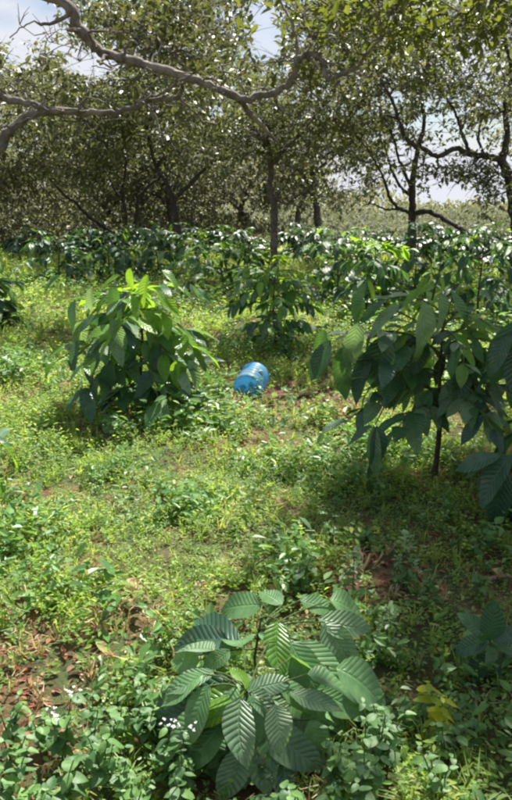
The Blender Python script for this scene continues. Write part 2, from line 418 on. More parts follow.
# near tree whose trunk stands left of the view; two long grey limbs reach over
tA = [(-4.9, 9.6, -0.1, 0.22), (-4.95, 9.5, 1.0, 0.19), (-4.8, 9.4, 2.0, 0.17), (-4.6, 9.3, 3.0, 0.15), (-4.7, 9.4, 4.4, 0.11), (-4.5, 9.6, 6.0, 0.05)]
bA1 = [(-4.6, 9.3, 3.0, 0.13), (-4.0, 9.0, 4.0, 0.115)] + br(8.6, [(48, -6), (80, 30), (98, 50), (122, 58), (150, 65), (182, 76), (214, 88), (240, 99)], 0.066, 0.042) 
bA1b = br(8.6, [(240, 99), (268, 95), (290, 82), (298, 62), (308, 55), (322, 60), (328, 78), (345, 73), (362, 62), (372, 48), (390, 30)], 0.042, 0.013, -0.6)
bA1c = br(8.6, [(240, 100), (252, 116), (268, 132), (280, 146)], 0.04, 0.015, 0.5)
bA1d = br(8.5, [(298, 62), (297, 40), (290, 20), (278, -4)], 0.024, 0.012, 0.3)
bA2 = [(-4.9, 9.5, 1.9, 0.10)] + br(8.8, [(-30, 88), (0, 97), (30, 104), (60, 111), (92, 112), (120, 112), (148, 101), (178, 97), (184, 82)], 0.046, 0.024)
bA2b = br(8.8, [(178, 97), (192, 110), (204, 122), (218, 124)], 0.018, 0.01)
bA2c = br(8.8, [(145, 106), (155, 116), (160, 132), (165, 142)], 0.016, 0.009)
bA3 = [(-4.8, 9.5, 1.3, 0.12)] + br(9.2, [(-12, 158), (5, 138), (22, 119), (45, 112), (66, 112)], 0.07, 0.035)
rt = random.Random(9)
side = []
for bb in (bA1, bA1b, bA2, bA1c):
    cc = crom(bb, 4)
    for k in range(6, len(cc) - 2, 2):
        if rt.random() < .8:
            q = cc[k]; a = rt.uniform(0, 6.28); l = rt.uniform(.3, .9); dz = rt.uniform(-.5, .8)
            side.append([(q[0], q[1], q[2], q[3] * .38), (q[0] + l * .4 * math.cos(a) + rt.uniform(-.08, .08), q[1] + l * .4 * math.sin(a), q[2] + dz * l * .5, q[3] * .28),
                         (q[0] + l * .75 * math.cos(a + .4), q[1] + l * .7 * math.sin(a + .4), q[2] + dz * l * .7 + rt.uniform(-.1, .1), .008), (q[0] + l * math.cos(a), q[1] + l * math.sin(a), q[2] + dz * l, .005)])
make_tree('cashew_tree', 'nearest tree, trunk beyond the left edge, two long grey limbs sweeping overhead', [tA, bA1, bA1b, bA1c, bA1d, bA2, bA2b, bA2c, bA3] + side,
          [((-4.0, 9.6, 5.2), (2.6, 1.8, 1.6), 150), (P(110, 80, 10.2), (2.0, 0.5, 0.6), 26), (P(250, 50, 10.0), (1.3, 0.5, 0.6), 30), (P(350, 55, 9.6), (0.8, 0.5, 0.5), 22),
           (P(140, 10, 10.2), (1.2, 0.5, 0.35), 28), (P(40, 40, 10.5), (0.8, 0.5, 0.4), 20)],
          leafmat='grey_leaf', barkmat='pale_bark', leaf=0.12, per=28, spread=0.24, seed=3)
# forked tree left of centre
YB = 20.0
pB = P(177, 245, YB)
make_tree('cashew_tree', 'dark forked tree left of the centre, its right limb bending out level', [
    [(pB.x, YB, -0.1, 0.12)] + br(YB, [(178, 235), (176, 214), (173, 197)], 0.10, 0.075),
    br(YB, [(173, 198), (166, 182), (156, 167), (151, 147), (147, 128), (155, 108), (150, 80)], 0.065, 0.025),
    br(YB, [(174, 200), (190, 184), (204, 170), (216, 160), (238, 157), (262, 150), (280, 135)], 0.065, 0.02, -1.0),
    br(YB, [(156, 167), (168, 150), (170, 130), (182, 110)], 0.05, 0.02, -0.8),
    br(YB, [(204, 170), (212, 150), (208, 130)], 0.035, 0.015, 0.5)],
    [((pB.x, YB, 5.2), (3.6, 3.0, 2.0), 240), (P(165, 130, YB), (2.8, 2.0, 0.9), 80), (P(90, 150, YB), (1.4, 1.5, 0.9), 40)], leaf=0.17, per=32, seed=5, barkmat='dark_bark', own=[(178, 205, 45, 40, .8), (150, 175, 22, 25, .7), (230, 158, 40, 12, .7)])
# twin stemmed tree behind it
YC = 23.0
pC = P(133, 245, YC)
make_tree('cashew_tree', 'twin-stemmed tree behind the left shrubs with one limb leaning low to the left', [
    [(pC.x, YC, -0.1, 0.10)] + br(YC, [(135, 232), (137, 212), (140, 196), (150, 185), (160, 177), (166, 160), (160, 140)], 0.075, 0.025),
    br(YC, [(133, 238), (127, 225), (125, 208), (123, 190), (126, 165), (124, 140), (118, 115)], 0.065, 0.03),
    br(YC, [(132, 240), (116, 234), (102, 226), (86, 214), (76, 203), (66, 196), (50, 180)], 0.065, 0.03, -1.5),
    br(YC, [(125, 205), (115, 190), (108, 175)], 0.04, 0.02)],
    [((pC.x - 1, YC, 5.6), (4.2, 3.0, 2.2), 260), (P(60, 150, YC), (2.4, 2.0, 1.1), 90)], leaf=0.18, per=34, seed=8, barkmat='dark_bark', own=[(125, 205, 30, 32, .8), (75, 205, 30, 20, .8), (178, 205, 25, 35, .8)])
# straight trunk in the centre
YD = 15.5
pD = P(275, 274, YD)
make_tree('cashew_tree', 'slender upright trunk in the centre with a pale crooked side shoot', [
    [(pD.x, YD, -0.1, 0.10)] + br(YD, [(275, 262), (274, 235), (274, 205), (270, 186), (271, 165), (269, 140), (276, 112), (272, 80)], 0.082, 0.04),
    br(YD, [(274, 196), (280, 201), (287, 203), (296, 197), (304, 192), (317, 185)], 0.032, 0.018, -0.6),
    br(YD, [(296, 197), (292, 188), (290, 180)], 0.016, 0.01, -0.3),
    br(YD, [(270, 168), (284, 150), (300, 135), (318, 112)], 0.05, 0.02, -0.8),
    br(YD, [(269, 145), (252, 130), (240, 112), (220, 95)], 0.045, 0.02, 0.8)],
    [((pD.x, YD, 5.2), (3.0, 2.4, 1.5), 200), (P(300, 130, YD), (1.7, 1.5, 0.6), 60), (P(225, 130, YD), (1.3, 1.5, 0.7), 50)], leaf=0.14, per=34, seed=11, barkmat='bark', own=[(275, 215, 22, 55, .95), (296, 192, 30, 18, .9)])
# tree right of centre with low limb
YE = 19.0
pE = P(412, 245, YE)
make_tree('cashew_tree', 'many-limbed tree against the bright sky, one low limb sagging to the ground at its right', [
    [(pE.x, YE, -0.1, 0.13)] + br(YE, [(412, 238), (412, 214), (412, 192), (414, 168), (418, 148), (424, 122), (420, 90)], 0.115, 0.035),
    br(YE, [(412, 214), (426, 211), (440, 217), (456, 226), (472, 237), (492, 249)], 0.075, 0.045, -2.0),
    br(YE, [(411, 213), (400, 209), (390, 198), (384, 180), (376, 164), (366, 148), (352, 130)], 0.05, 0.015, -0.8),
    br(YE, [(412, 196), (403, 190), (394, 176), (388, 160), (384, 140)], 0.05, 0.02, 0.6),
    br(YE, [(412, 190), (404, 172), (398, 155), (392, 135), (380, 110)], 0.05, 0.02, -0.5),
    br(YE, [(400, 209), (386, 209), (372, 204), (362, 206)], 0.03, 0.012, -0.5)],
    [((pE.x, YE, 5.6), (3.4, 2.8, 1.9), 150), (P(365, 140, YE), (1.6, 1.5, 0.9), 70), (P(350, 185, YE), (0.9, 0.9, 0.5), 22), (P(390, 110, YE), (1.8, 1.5, 0.8), 34)],
    leaf=0.15, per=36, seed=14, barkmat='dark_bark', own=[(412, 195, 14, 50, .8), (450, 215, 50, 25, .9), (390, 180, 16, 30, .5)])
# tree at the right edge
YF = 14.5
pF = P(516, 262, YF)
make_tree('cashew_tree', 'tree at the right edge, a long snaking limb reaching left across the sky', [
    [(pF.x, YF, -0.1, 0.125)] + br(YF, [(516, 245), (513, 205), (508, 176), (500, 158)], 0.105, 0.08),
    br(YF, [(500, 159), (484, 156), (468, 153), (454, 149), (440, 156), (424, 150), (407, 139), (400, 122), (392, 100), (380, 78), (374, 56)], 0.065, 0.02, -1.0),
    br(YF, [(502, 162), (507, 138), (505, 105), (511, 75), (505, 40)], 0.07, 0.03, 0.5),
    br(YF, [(470, 153), (462, 134), (455, 112), (440, 90), (432, 70)], 0.04, 0.015, 0.5),
    br(YF, [(484, 156), (478, 135), (486, 110)], 0.03, 0.012, -0.5),
    br(YF, [(513, 210), (530, 190), (555, 170)], 0.07, 0.03, 0)],
    [((pF.x + 0.8, YF, 5.0), (3.4, 2.6, 1.7), 160), (P(450, 105, YF), (1.7, 1.3, 0.7), 44), (P(500, 190, YF), (0.5, 0.8, 0.6), 34), (P(435, 168, YF), (1.2, 0.9, 0.22), 22), (P(478, 172, YF), (.4, .8, .3), 14), (P(400, 75, YF), (1.0, 1.0, 0.5), 40)],
    leaf=0.125, per=40, seed=17, barkmat='dark_bark', own=[(450, 152, 60, 12, .6), (510, 200, 14, 50, .5)])
# overhead shade tree, right of the view
tH = [(6.0, 7.6, -0.1, 0.22), (5.9, 7.5, 1.2, 0.19), (5.6, 7.4, 2.6, 0.17), (5.2, 7.2, 4.0, 0.13), (5.0, 7.2, 6.0, 0.06)]
make_tree('cashew_tree', 'broad tree right of the view whose green leaves hang into the top right corner', [tH,
    [(5.5, 7.4, 3.0, 0.12), (4.6, 7.1, 4.1, 0.10), (3.4, 6.9, 4.7, 0.08), (2.6, 6.8, 5.0, 0.05), (2.0, 6.9, 5.1, 0.03)],
    [(5.3, 7.3, 3.5, 0.10), (4.8, 6.4, 4.6, 0.08), (4.0, 5.6, 5.1, 0.05), (3.2, 5.0, 5.4, 0.03)],
    [(4.6, 7.1, 4.1, 0.07), (3.8, 8.0, 4.6, 0.05), (2.8, 8.6, 4.6, 0.03)]],
    [((3.5, 5.95, 5.5), (1.95, 1.6, 0.7), 480), ((2.5, 4.75, 5.5), (1.3, 0.6, 0.5), 14), ((5.2, 7.2, 5.8), (2.2, 2.2, 1.4), 110), (P(440, 8, 8.3), (1.1, 0.7, 0.35), 40), (P(330, -5, 8.5), (0.9, 0.7, 0.25), 14)],
    leafmat='near_leaf', leaf=0.135, per=24, spread=0.26, seed=21)

# the grove behind
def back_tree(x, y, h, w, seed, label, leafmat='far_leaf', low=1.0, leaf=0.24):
    r = random.Random(seed)
    t = [(x, y, -0.1, 0.16)]
    for k in range(1, 4): t.append((x + r.uniform(-.25, .25) * k, y + r.uniform(-.2, .2) * k, h * 0.2 * k, 0.16 - 0.03 * k))
    brs = [t]
    for k in range(6):
        a = r.uniform(0, 6.28); z0 = r.uniform(0.8, h * 0.5); l = w * r.uniform(0.5, 0.9)
        brs.append([(x + (t[2][0] - x) * z0 / (h * .4), y, z0, 0.08), (x + l * .4 * math.cos(a), y + l * .4 * math.sin(a), z0 + l * .35, 0.055),
                    (x + l * .7 * math.cos(a + .3), y + l * .7 * math.sin(a + .3), z0 + l * .5, 0.035), (x + l * math.cos(a + .1), y + l * math.sin(a + .1), z0 + l * .8, 0.02)])
    make_tree('grove_tree', label, brs, [((x, y, h * 0.62), (w, w * 0.8, h * (0.36 if low else .33)), 135)] + ([((x, y, h * 0.34), (w * 1.05, w * 0.8, h * 0.2), int(90 * low))] if low else []),
              leafmat=leafmat, leaf=leaf, per=26, spread=0.36, group='trees of the grove behind', seed=seed)
BT = [(-12.5, 27, 7.5, 3.4, 'grove tree at the far left edge, leaves reaching low over the shrubs'),
      (-9.0, 25, 7.0, 3.2, 'grove tree between the left edge and the low leaning limb'),
      (-6.2, 31, 8.0, 3.6, 'grove tree behind the low leaning limb of the twin-stemmed tree'),
      (-3.0, 28, 7.2, 3.0, 'yellowish grove tree seen between the twin stems and the forked trunk'),
      (-0.6, 33, 7.5, 3.2, 'grove tree just left of the central upright trunk'),
      (-9.5, 36, 9.0, 4.2, 'tall grove tree farthest back on the left'),
      (-15.5, 33, 9.0, 4.2, 'tall grove tree farthest back beyond the left edge'),
      (-3.8, 40, 9.0, 4.0, 'tall grove tree farthest back behind the forked trunk'),
      (2.2, 40, 6.0, 3.0, 'low dark tree far behind the pale crooked side shoot'),
      (2.7, 31, 8.2, 3.2, 'grove tree right behind the pale crooked side shoot'),
      (13.6, 35, 9.0, 4.0, 'farthest grove tree just beyond the right edge'),
      (12.2, 29, 8.6, 3.4, 'grove tree at the right edge beyond the snaking limb')]
for k, (x, y, h, w, lab) in enumerate(BT):
    back_tree(x, y, h, w, 40 + k, lab, low=1.3 if x < 3 else 0.0)

# distant wood along the horizon
mb_pos = []
rng = np.random.default_rng(77)
nn = 30000
xx = rng.uniform(-110, 130, nn); yy = rng.uniform(105, 135, nn)
top = 2.6 + 1.6 * np.sin(xx * 0.11) + 1.2 * np.sin(xx * 0.37 + 1) + 0.6 * np.sin(xx * 1.1)
zz = rng.random(nn) * np.clip(top, 1.5, 9) * (1 - np.abs(yy - 120) / 40)
Vv, Qq = scatter(LEAF4_V, LEAF4_Q, np.stack([xx, yy, zz], 1), rotmats(nn, -1.3, 1.3), rng.uniform(.5, 1.1, nn))
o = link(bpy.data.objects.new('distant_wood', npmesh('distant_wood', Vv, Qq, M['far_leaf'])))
tag(o, 'low distant wood closing the horizon beyond the field', 'wood', kind='stuff')
# pale scrub of the field beyond the grove
def bush_mass(name, label, cat, mk, nc, xr, yr, hfun, per, lo, hi, w=.45):
    cx = rng.uniform(*xr, nc); cy = rng.uniform(*yr, nc); hh = hfun(cx, cy) * rng.uniform(.5, 1.15, nc)
    n_ = nc * per
    c = np.repeat(np.stack([cx, cy, cx * 0], 1), per, 0); c[:, :2] += rng.normal(0, w, (n_, 2))
    c[:, 2] = np.repeat(hh, per) * rng.random(n_) ** 0.7
    Vv, Qq = scatter(LEAF4_V, LEAF4_Q, c, rotmats(n_, -0.6, 1.4), rng.uniform(lo, hi, n_))
    tag(link(bpy.data.objects.new(name, npmesh(name, Vv, Qq, M[mk]))), label, cat, kind='stuff')
bush_mass('field_scrub', 'pale grey green scrub covering the open field beyond the trees', 'scrub', 'scrub', 3000, (-8, 30), (25, 62),
          lambda x, y: np.clip((y - 22) / 16, .3, 1.05) * (1 + .5 * np.sin(x * .7 + y * .3) + .25 * np.sin(x * 2.1)), 24, .12, .28)
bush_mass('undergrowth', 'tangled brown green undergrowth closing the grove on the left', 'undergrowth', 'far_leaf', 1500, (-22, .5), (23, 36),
          lambda x, y: np.clip((y - 20) / 5, .4, 2.4) * (1 + .3 * np.sin(x * .9)) * np.clip((1.5 - x) / 4, .4, 1), 32, .12, .26)

# ------------------------------------------------------------------ coffee leaves
def leaf_mesh(name, m, nl=10, nw=4, width=0.42, droop=0.25, fold=0.25, wav=0.02, seed=0, tip=1.0, twist=0.0):
    r = random.Random(seed)
    V = []; UV = []
    ph = r.uniform(0, 6)
    for a in range(nl + 1):
        t = a / nl
        w = (4 * t * (1 - t)) ** 0.75 * (1.08 - 0.3 * t) if 0 < t < 1 else 0.0
        if t > 0.85 and tip: w *= 1 - 0.45 * (t - 0.85) / 0.15
        w = w * width * 0.5
        for b in range(nw + 1):
            s = (b / nw) * 2 - 1
            x = s * w if t not in (0, 1) else s * 0.004
            z = abs(s) * w * fold - droop * t * t + wav * math.sin(t * 9 + ph + s * 2) * abs(s)
            x += twist * t * t * 0.2
            V.append((x, t, z)); UV.append((b / nw, t))
    k = nw + 1
    Q = [(a * k + b, a * k + b + 1, (a + 1) * k + b + 1, (a + 1) * k + b) for a in range(nl) for b in range(nw)]
    me = npmesh(name, V, Q, M[m], True)
    uvl = me.uv_layers.new(name='uv')
    idx = np.array(Q).ravel(); uvl.data.foreach_set('uv', np.array(UV, np.float32)[idx].ravel())
    return me
LM = {}
for key in ('front_leaf', 'coffee_mature', 'coffee_young', 'coffee_dark', 'coffee_pale', 'weed_leaf', 'yellow_leaf', 'tan_leaf'):
    LM[key] = [leaf_mesh('leaf', key, width=0.43 + 0.05 * (s % 3), droop=(0.12, 0.3, 0.45, 0.22)[s % 4], fold=0.3 - 0.06 * s, wav=0.015 + 0.008 * (s % 3), seed=s,
               twist=(-1, 1, 0.4, -0.5)[s]) for s in range(4)]
LOWV, LOWQ = None, None
_l = leaf_mesh('leaf_far', 'coffee_far', nl=4, nw=2, width=0.46, droop=0.3, fold=0.3, wav=0, seed=1)
LOWV = np.array([v.co[:] for v in _l.vertices]); LOWQ = np.array([p.vertices[:] for p in _l.polygons])
bpy.data.meshes.remove(_l)

def orient(base, tip, up=(0, 0, 1), roll=0.0):
    """matrix of a leaf whose midrib runs from base to tip; up = side the upper face looks to"""
    base, tip = Vector(base), Vector(tip)
    y = (tip - base); Lg = y.length; y = y.normalized()
    z = Vector(up) - Vector(up).dot(y) * y
    if z.length < 0.05: z = Vector((0, -1, 0.1)) - Vector((0, -1, 0.1)).dot(y) * y
    z.normalize(); x = y.cross(z)
    m = Matrix((x, y, z)).transposed()
    if roll: m = m @ Matrix.Rotation(roll, 3, 'Y')
    return m.to_4x4(), Lg
def put_leaf(root, base, tip, m='coffee_mature', var=None, up=(0, 0, 1), roll=0.0, name='leaf', wide=1.0):
    me = LM[m][random.randrange(4) if var is None else var]
    o = bpy.data.objects.new(name, me); COL.objects.link(o); o.parent = root
    rm, Lg = orient(base, tip, up, roll)
    o.matrix_local = Matrix.Translation(Vector(base) - root.location) @ rm @ Matrix.Diagonal((Lg * wide, Lg, Lg, 1))
    return o

def coffee_shrub(base, height, spread, label, seed, levels=8, leaf=0.2, young=0.15, detail=True, lean=(0, 0), low=0.18, pairs=3, side=1.0, group='coffee shrubs planted in rows',
                 dark=0.3, pale=0.1, name='coffee_shrub', stem_h=None):
    r = random.Random(seed)
    base = Vector(base); base.z = float(H(base.x, base.y))
    root = empty(name, base, label, 'shrub', group)
    top = base + Vector((lean[0], lean[1], (stem_h or height) * 0.86))
    st = [base + Vector((0, 0, -0.03)), base.lerp(top, .33) + Vector((r.uniform(-.03, .03), r.uniform(-.03, .03), 0)),
          base.lerp(top, .66) + Vector((r.uniform(-.03, .03), 0, 0)), top]
    sc = crom([(*p, q) for p, q in zip(st, (0.017, 0.014, 0.010, 0.005))], 6)
    mb = MB(); mb.tube(sc[:, :3], sc[:, 3], 8); mb.obj('stem', M['coffee_bark'], root, base)
    bm_ = MB(); leaves = []
    ang = r.uniform(0, 3.14)
    for lv in range(levels):
        f = low + (1 - low) * (lv / (levels - 1)) ** 0.9
        p0 = base.lerp(top, f)
        prof = math.sin(math.pi * (0.20 + 0.52 * f)) ** 0.8          # widest in the middle
        for k in range(2):
            a = ang + k * math.pi + r.uniform(-.3, .3)
            Lb = spread * prof * r.uniform(0.7, 1.1) * (0.85 if lv == levels - 1 else 1)
            d = Vector((math.cos(a), math.sin(a), 0))
            rise = r.uniform(0.1, 0.45) * (0.4 + f)
            pts = []
            for q in np.linspace(0, 1, 6):
                pts.append(p0 + d * (Lb * q) + Vector((0, 0, Lb * (rise * q * 1.6 - 0.55 * q * q))))
            bm_.tube(pts, np.linspace(0.006, 0.003, 6), 5)
            np_ = max(2, int(pairs * (0.6 + prof * 0.6)))
            for j in range(np_):
                q = 0.15 + 0.85 * (j + 0.5) / np_ if j < np_ - 1 else 1.0
                i0 = min(4, int(q * 5)); pp = Vector(pts[i0]).lerp(Vector(pts[i0 + 1]), q * 5 - i0)
                for s in (-1, 1):
                    aa = a + s * r.uniform(0.5, 1.25) * (0.55 if j == np_ - 1 else 1)
                    pitch = -r.uniform(0.15, 1.0) if r.random() < 0.8 else r.uniform(-0.3, 0.3)
                    if f > 0.85: pitch = r.uniform(-0.7, 0.5)
                    ll = leaf * r.uniform(0.65, 1.12) * (0.75 if f > 0.9 else 1)
                    dd = Vector((math.cos(aa) * math.cos(pitch), math.sin(aa) * math.cos(pitch), math.sin(pitch)))
                    c = r.random()
                    if f > 0.8 and r.random() < young * 2.2 or r.random() < young * 0.35: mk = 'coffee_young'
                    elif c < dark: mk = 'coffee_dark'
                    elif c < dark + pale: mk = 'coffee_pale'
                    else: mk = 'coffee_mature'
                    leaves.append((pp, pp + dd * ll, mk, r.uniform(-.35, .35), r.randrange(4)))
        ang += math.pi / 2 + r.uniform(-.35, .35)
    tag(bm_.obj('branches', M['green_stem'], root, base), kind='stuff')
    if detail:
        if len(leaves) > 295: leaves = r.sample(leaves, 270)
        for (b, t, mk, ro, va) in leaves: put_leaf(root, b, t, mk, va, roll=ro)
    else:
        Vs = []; Qs = []; nv = 0
        for (b, t, mk, ro, va) in leaves:
            rm, Lg = orient(b, t, roll=ro)
            v = (np.array(rm.to_3x3()) @ (LOWV * Lg).T).T + np.array(b - base)
            Vs.append(v); Qs.append(LOWQ + nv); nv += len(v)
        o = link(bpy.data.objects.new('foliage', npmesh('foliage', np.concatenate(Vs), np.concatenate(Qs), M['coffee_far'], True)), root)
        tag(o, kind='stuff')
    return root, top, leaves

# left bush
C1 = G(142, 420)
s1, top1, _ = coffee_shrub(C1, 1.0, 0.52, 'bushy coffee shrub in the sun on the left, yellow-green young leaves on its crown', 101, levels=13, leaf=0.235, pairs=5, young=0.28, dark=0.25, pale=0.28, low=0.2)
Y1 = C1.y
def L1(b, t, m='coffee_mature', dy=-0.1, dt=0.0, root=s1, Yb=Y1, up=(0, -0.45, 1), var=None, wide=1.0, roll=0.0):
    return put_leaf(root, P(b[0], b[1], Yb + dy), P(t[0], t[1], Yb + dy + dt), m, var, up=up, wide=wide, roll=roll)
for a in [((92, 288), (84, 312), 'coffee_pale', -.45), ((112, 285), (118, 312), 'coffee_mature', -.4), ((128, 320), (98, 332), 'coffee_young', -.5), ((112, 318), (121, 352), 'coffee_pale', -.5),
          ((148, 275), (137, 305), 'coffee_young', -.3), ((156, 290), (178, 318), 'coffee_young', -.3), ((176, 360), (190, 385), 'coffee_young', -.3), ((176, 361), (172, 388), 'coffee_young', -.32),
          ((188, 360), (206, 386), 'coffee_pale', -.25), ((196, 288), (212, 305), 'coffee_mature', -.1), ((190, 284), (198, 300), 'coffee_pale', -.1), ((75, 300), (66, 330), 'coffee_dark', -.2),
          ((78, 340), (66, 372), 'coffee_dark', -.3), ((92, 350), (84, 385), 'coffee_dark', -.4), ((110, 360), (108, 398), 'coffee_dark', -.4), ((60, 275), (42, 290), 'coffee_mature', -.1),
          ((70, 345), (45, 352), 'coffee_young', -.15), ((190, 330), (210, 350), 'coffee_mature', -.2), ((120, 275), (100, 285), 'coffee_young', -.2), ((162, 270), (184, 285), 'coffee_young', -.15),
          ((130, 268), (128, 290), 'coffee_young', -.2)]:
    L1(a[0], a[1], a[2], a[3])

# right shrub: sparse, large ribbed leaves
C2 = G(433, 486)
s2, top2, _ = coffee_shrub(C2, 1.10, 0.50, 'coffee shrub on the right with large ribbed leaves above a bare lower stem', 202, levels=12, leaf=0.185, pairs=6, young=0.14, dark=0.2, pale=0.42, low=0.46)
Y2 = C2.y
br2 = MB()
for (a, b) in [((433, 392), (418, 388)), ((433, 392), (452, 390)), ((432, 330), (352, 300)), ((432, 345), (470, 300)), ((432, 320), (375, 425)), ((432, 300), (440, 275))]:
    p, q = P(a[0], a[1], Y2), P(b[0], b[1], Y2 - 0.12)
    m_ = (p + q) / 2 + Vector((0, 0, 0.03)); c = crom([p, m_, q], 4); br2.tube(c, np.linspace(0.006, 0.0035, len(c)), 5)
br2.obj('branches', M['green_stem'], s2, s2.location)
for a in [((432, 392), (405, 432), 'coffee_mature', -.10, 1.25), ((448, 390), (474, 425), 'coffee_mature', -.08, 1.2), ((435, 388), (432, 430), 'coffee_dark', -.02, 1.1), ((455, 388), (500, 400), 'coffee_dark', .1, 1.0),
          ((358, 322), (352, 370), 'coffee_pale', -.35, 1.0), ((352, 290), (370, 330), 'coffee_mature', -.2, 1.1), ((366, 282), (348, 312), 'coffee_mature', -.1, 1.1), ((385, 300), (358, 322), 'coffee_mature', -.3, 1.0),
          ((400, 305), (364, 332), 'coffee_pale', -.3, 1.1), ((422, 300), (436, 362), 'coffee_pale', -.3, 0.9), ((440, 292), (450, 330), 'coffee_pale', -.25, 1.0), ((450, 290), (470, 330), 'coffee_mature', -.2, 1.0),
          ((330, 340), (310, 385), 'coffee_dark', -.35, 1.1), ((385, 335), (372, 395), 'coffee_dark', -.25, 1.2), ((372, 350), (345, 400), 'coffee_dark', -.2, 1.0), ((345, 345), (335, 400), 'coffee_mature', -.25, 1.0),
          ((374, 425), (370, 480), 'coffee_pale', -.45, 0.7), ((376, 425), (385, 480), 'coffee_dark', -.45, 0.9), ((372, 425), (345, 440), 'coffee_dark', -.4, 0.9), ((368, 280), (376, 300), 'coffee_young', 0.0, 1.0),
          ((420, 275), (430, 292), 'coffee_young', -.1, 1.1), ((428, 278), (412, 292), 'coffee_young', -.1, 1.1), ((440, 276), (446, 292), 'coffee_young', -.05, 1.1), ((436, 285), (400, 295), 'coffee_young', -.05, 0.9),
          ((478, 290), (500, 300), 'coffee_mature', 0, 1.0), ((395, 345), (420, 380), 'coffee_dark', .1, 1.1), ((440, 340), (465, 375), 'coffee_dark', .05, 1.1), ((410, 330), (395, 375), 'coffee_dark', .15, 1.1),
          ((465, 330), (490, 345), 'coffee_dark', 0, 1.1), ((425, 345), (410, 372), 'coffee_mature', 0, 1.0), ((445, 355), (430, 385), 'coffee_dark', .1, 1.0), ((325, 330), (312, 360), 'coffee_mature', -.3, 1.0)]:
    L1(a[0], a[1], a[2], a[3], root=s2, Yb=Y2, wide=a[4] * .88)

# shrub cut by the right edge
C2b = Vector((1.62, 3.35, 0))
s2b, _, _ = coffee_shrub(C2b, 1.05, 0.46, 'dark coffee shrub cut off by the right edge, leaves hanging to the weeds', 303, levels=11, leaf=0.2, pairs=5, young=0.03, dark=0.6, pale=0.05, low=0.2)
for a in [((512, 330), (482, 372)), ((515, 320), (500, 392)), ((518, 345), (506, 400)), ((512, 455), (470, 500)), ((508, 470), (484, 530)), ((500, 455), (455, 470)), ((516, 480), (506, 545))]:
    L1(a[0], a[1], 'coffee_dark', -.15, root=s2b, Yb=3.2)

# lighter young one beside the jug
C3 = G(276, 356)
coffee_shrub(C3, 1.0, 0.5, 'airy light green coffee shrub just behind the blue jug', 404, levels=12, leaf=0.175, pairs=6, young=0.5, dark=0.05, pale=0.3, low=0.15)
# rows behind
rows = [((336, 304), 1.45, 0.85, 'coffee shrub with pale sunlit leaves beside the central trunk', 0.1, 0.45),
        ((198, 294), 1.3, 0.8, 'coffee shrub with silvery leaves left of the central trunk', 0.2, 0.45),
        ((248, 290), 1.05, 0.55, 'small bright coffee shrub right against the central trunk', 0.5, 0.2),
        ((415, 300), 1.5, 0.9, 'dark coffee shrub in front of the many-limbed tree', 0.0, 0.03),
        ((372, 318), 1.25, 0.45, 'narrow coffee shrub standing between the pale one and the right shrub', 0.4, 0.4),
        ((478, 318), 1.5, 0.85, 'dark green coffee shrub behind the yellow tip of the right shrub', 0.1, 0.1),
        ((-6, 330), 0.95, 0.30, 'light green coffee shrub peeping in at the left edge', 0.6, 0.3),
        ((60, 283), 1.1, 0.85, 'low dark coffee shrub at the far end of the sunny grass', 0.05, 0.05),
        ((110, 280), 1.2, 0.85, 'bluish coffee shrub directly behind the left bush', 0.05, 0.15),
        ((158, 276), 1.2, 0.8, 'dark coffee shrub under the forked tree', 0.15, 0.1)]
for k, (pp, h, sp, lab, yg, pl) in enumerate(rows):
    coffee_shrub(G(pp[0], pp[1] + 5), h * .9, sp * 1.0, lab, 500 + k, levels=13, leaf=0.215, pairs=8, young=yg, dark=0.55 if yg < 0.2 else 0.15, pale=pl, low=0.06)
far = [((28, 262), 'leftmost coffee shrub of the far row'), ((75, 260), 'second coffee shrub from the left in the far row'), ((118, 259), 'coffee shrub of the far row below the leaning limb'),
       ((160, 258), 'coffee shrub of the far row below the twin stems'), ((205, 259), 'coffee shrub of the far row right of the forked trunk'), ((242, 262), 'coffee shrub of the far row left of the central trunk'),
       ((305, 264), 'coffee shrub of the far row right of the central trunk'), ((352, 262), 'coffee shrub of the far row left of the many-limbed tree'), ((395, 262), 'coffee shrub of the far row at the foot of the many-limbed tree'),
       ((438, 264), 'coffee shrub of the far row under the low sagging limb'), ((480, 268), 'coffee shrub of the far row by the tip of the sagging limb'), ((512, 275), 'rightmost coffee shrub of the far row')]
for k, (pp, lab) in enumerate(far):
    coffee_shrub(G(*pp), random.uniform(.75, .98), random.uniform(0.8, 1.1), lab, 600 + k, levels=16, leaf=0.24, pairs=9, detail=False, low=0.05)

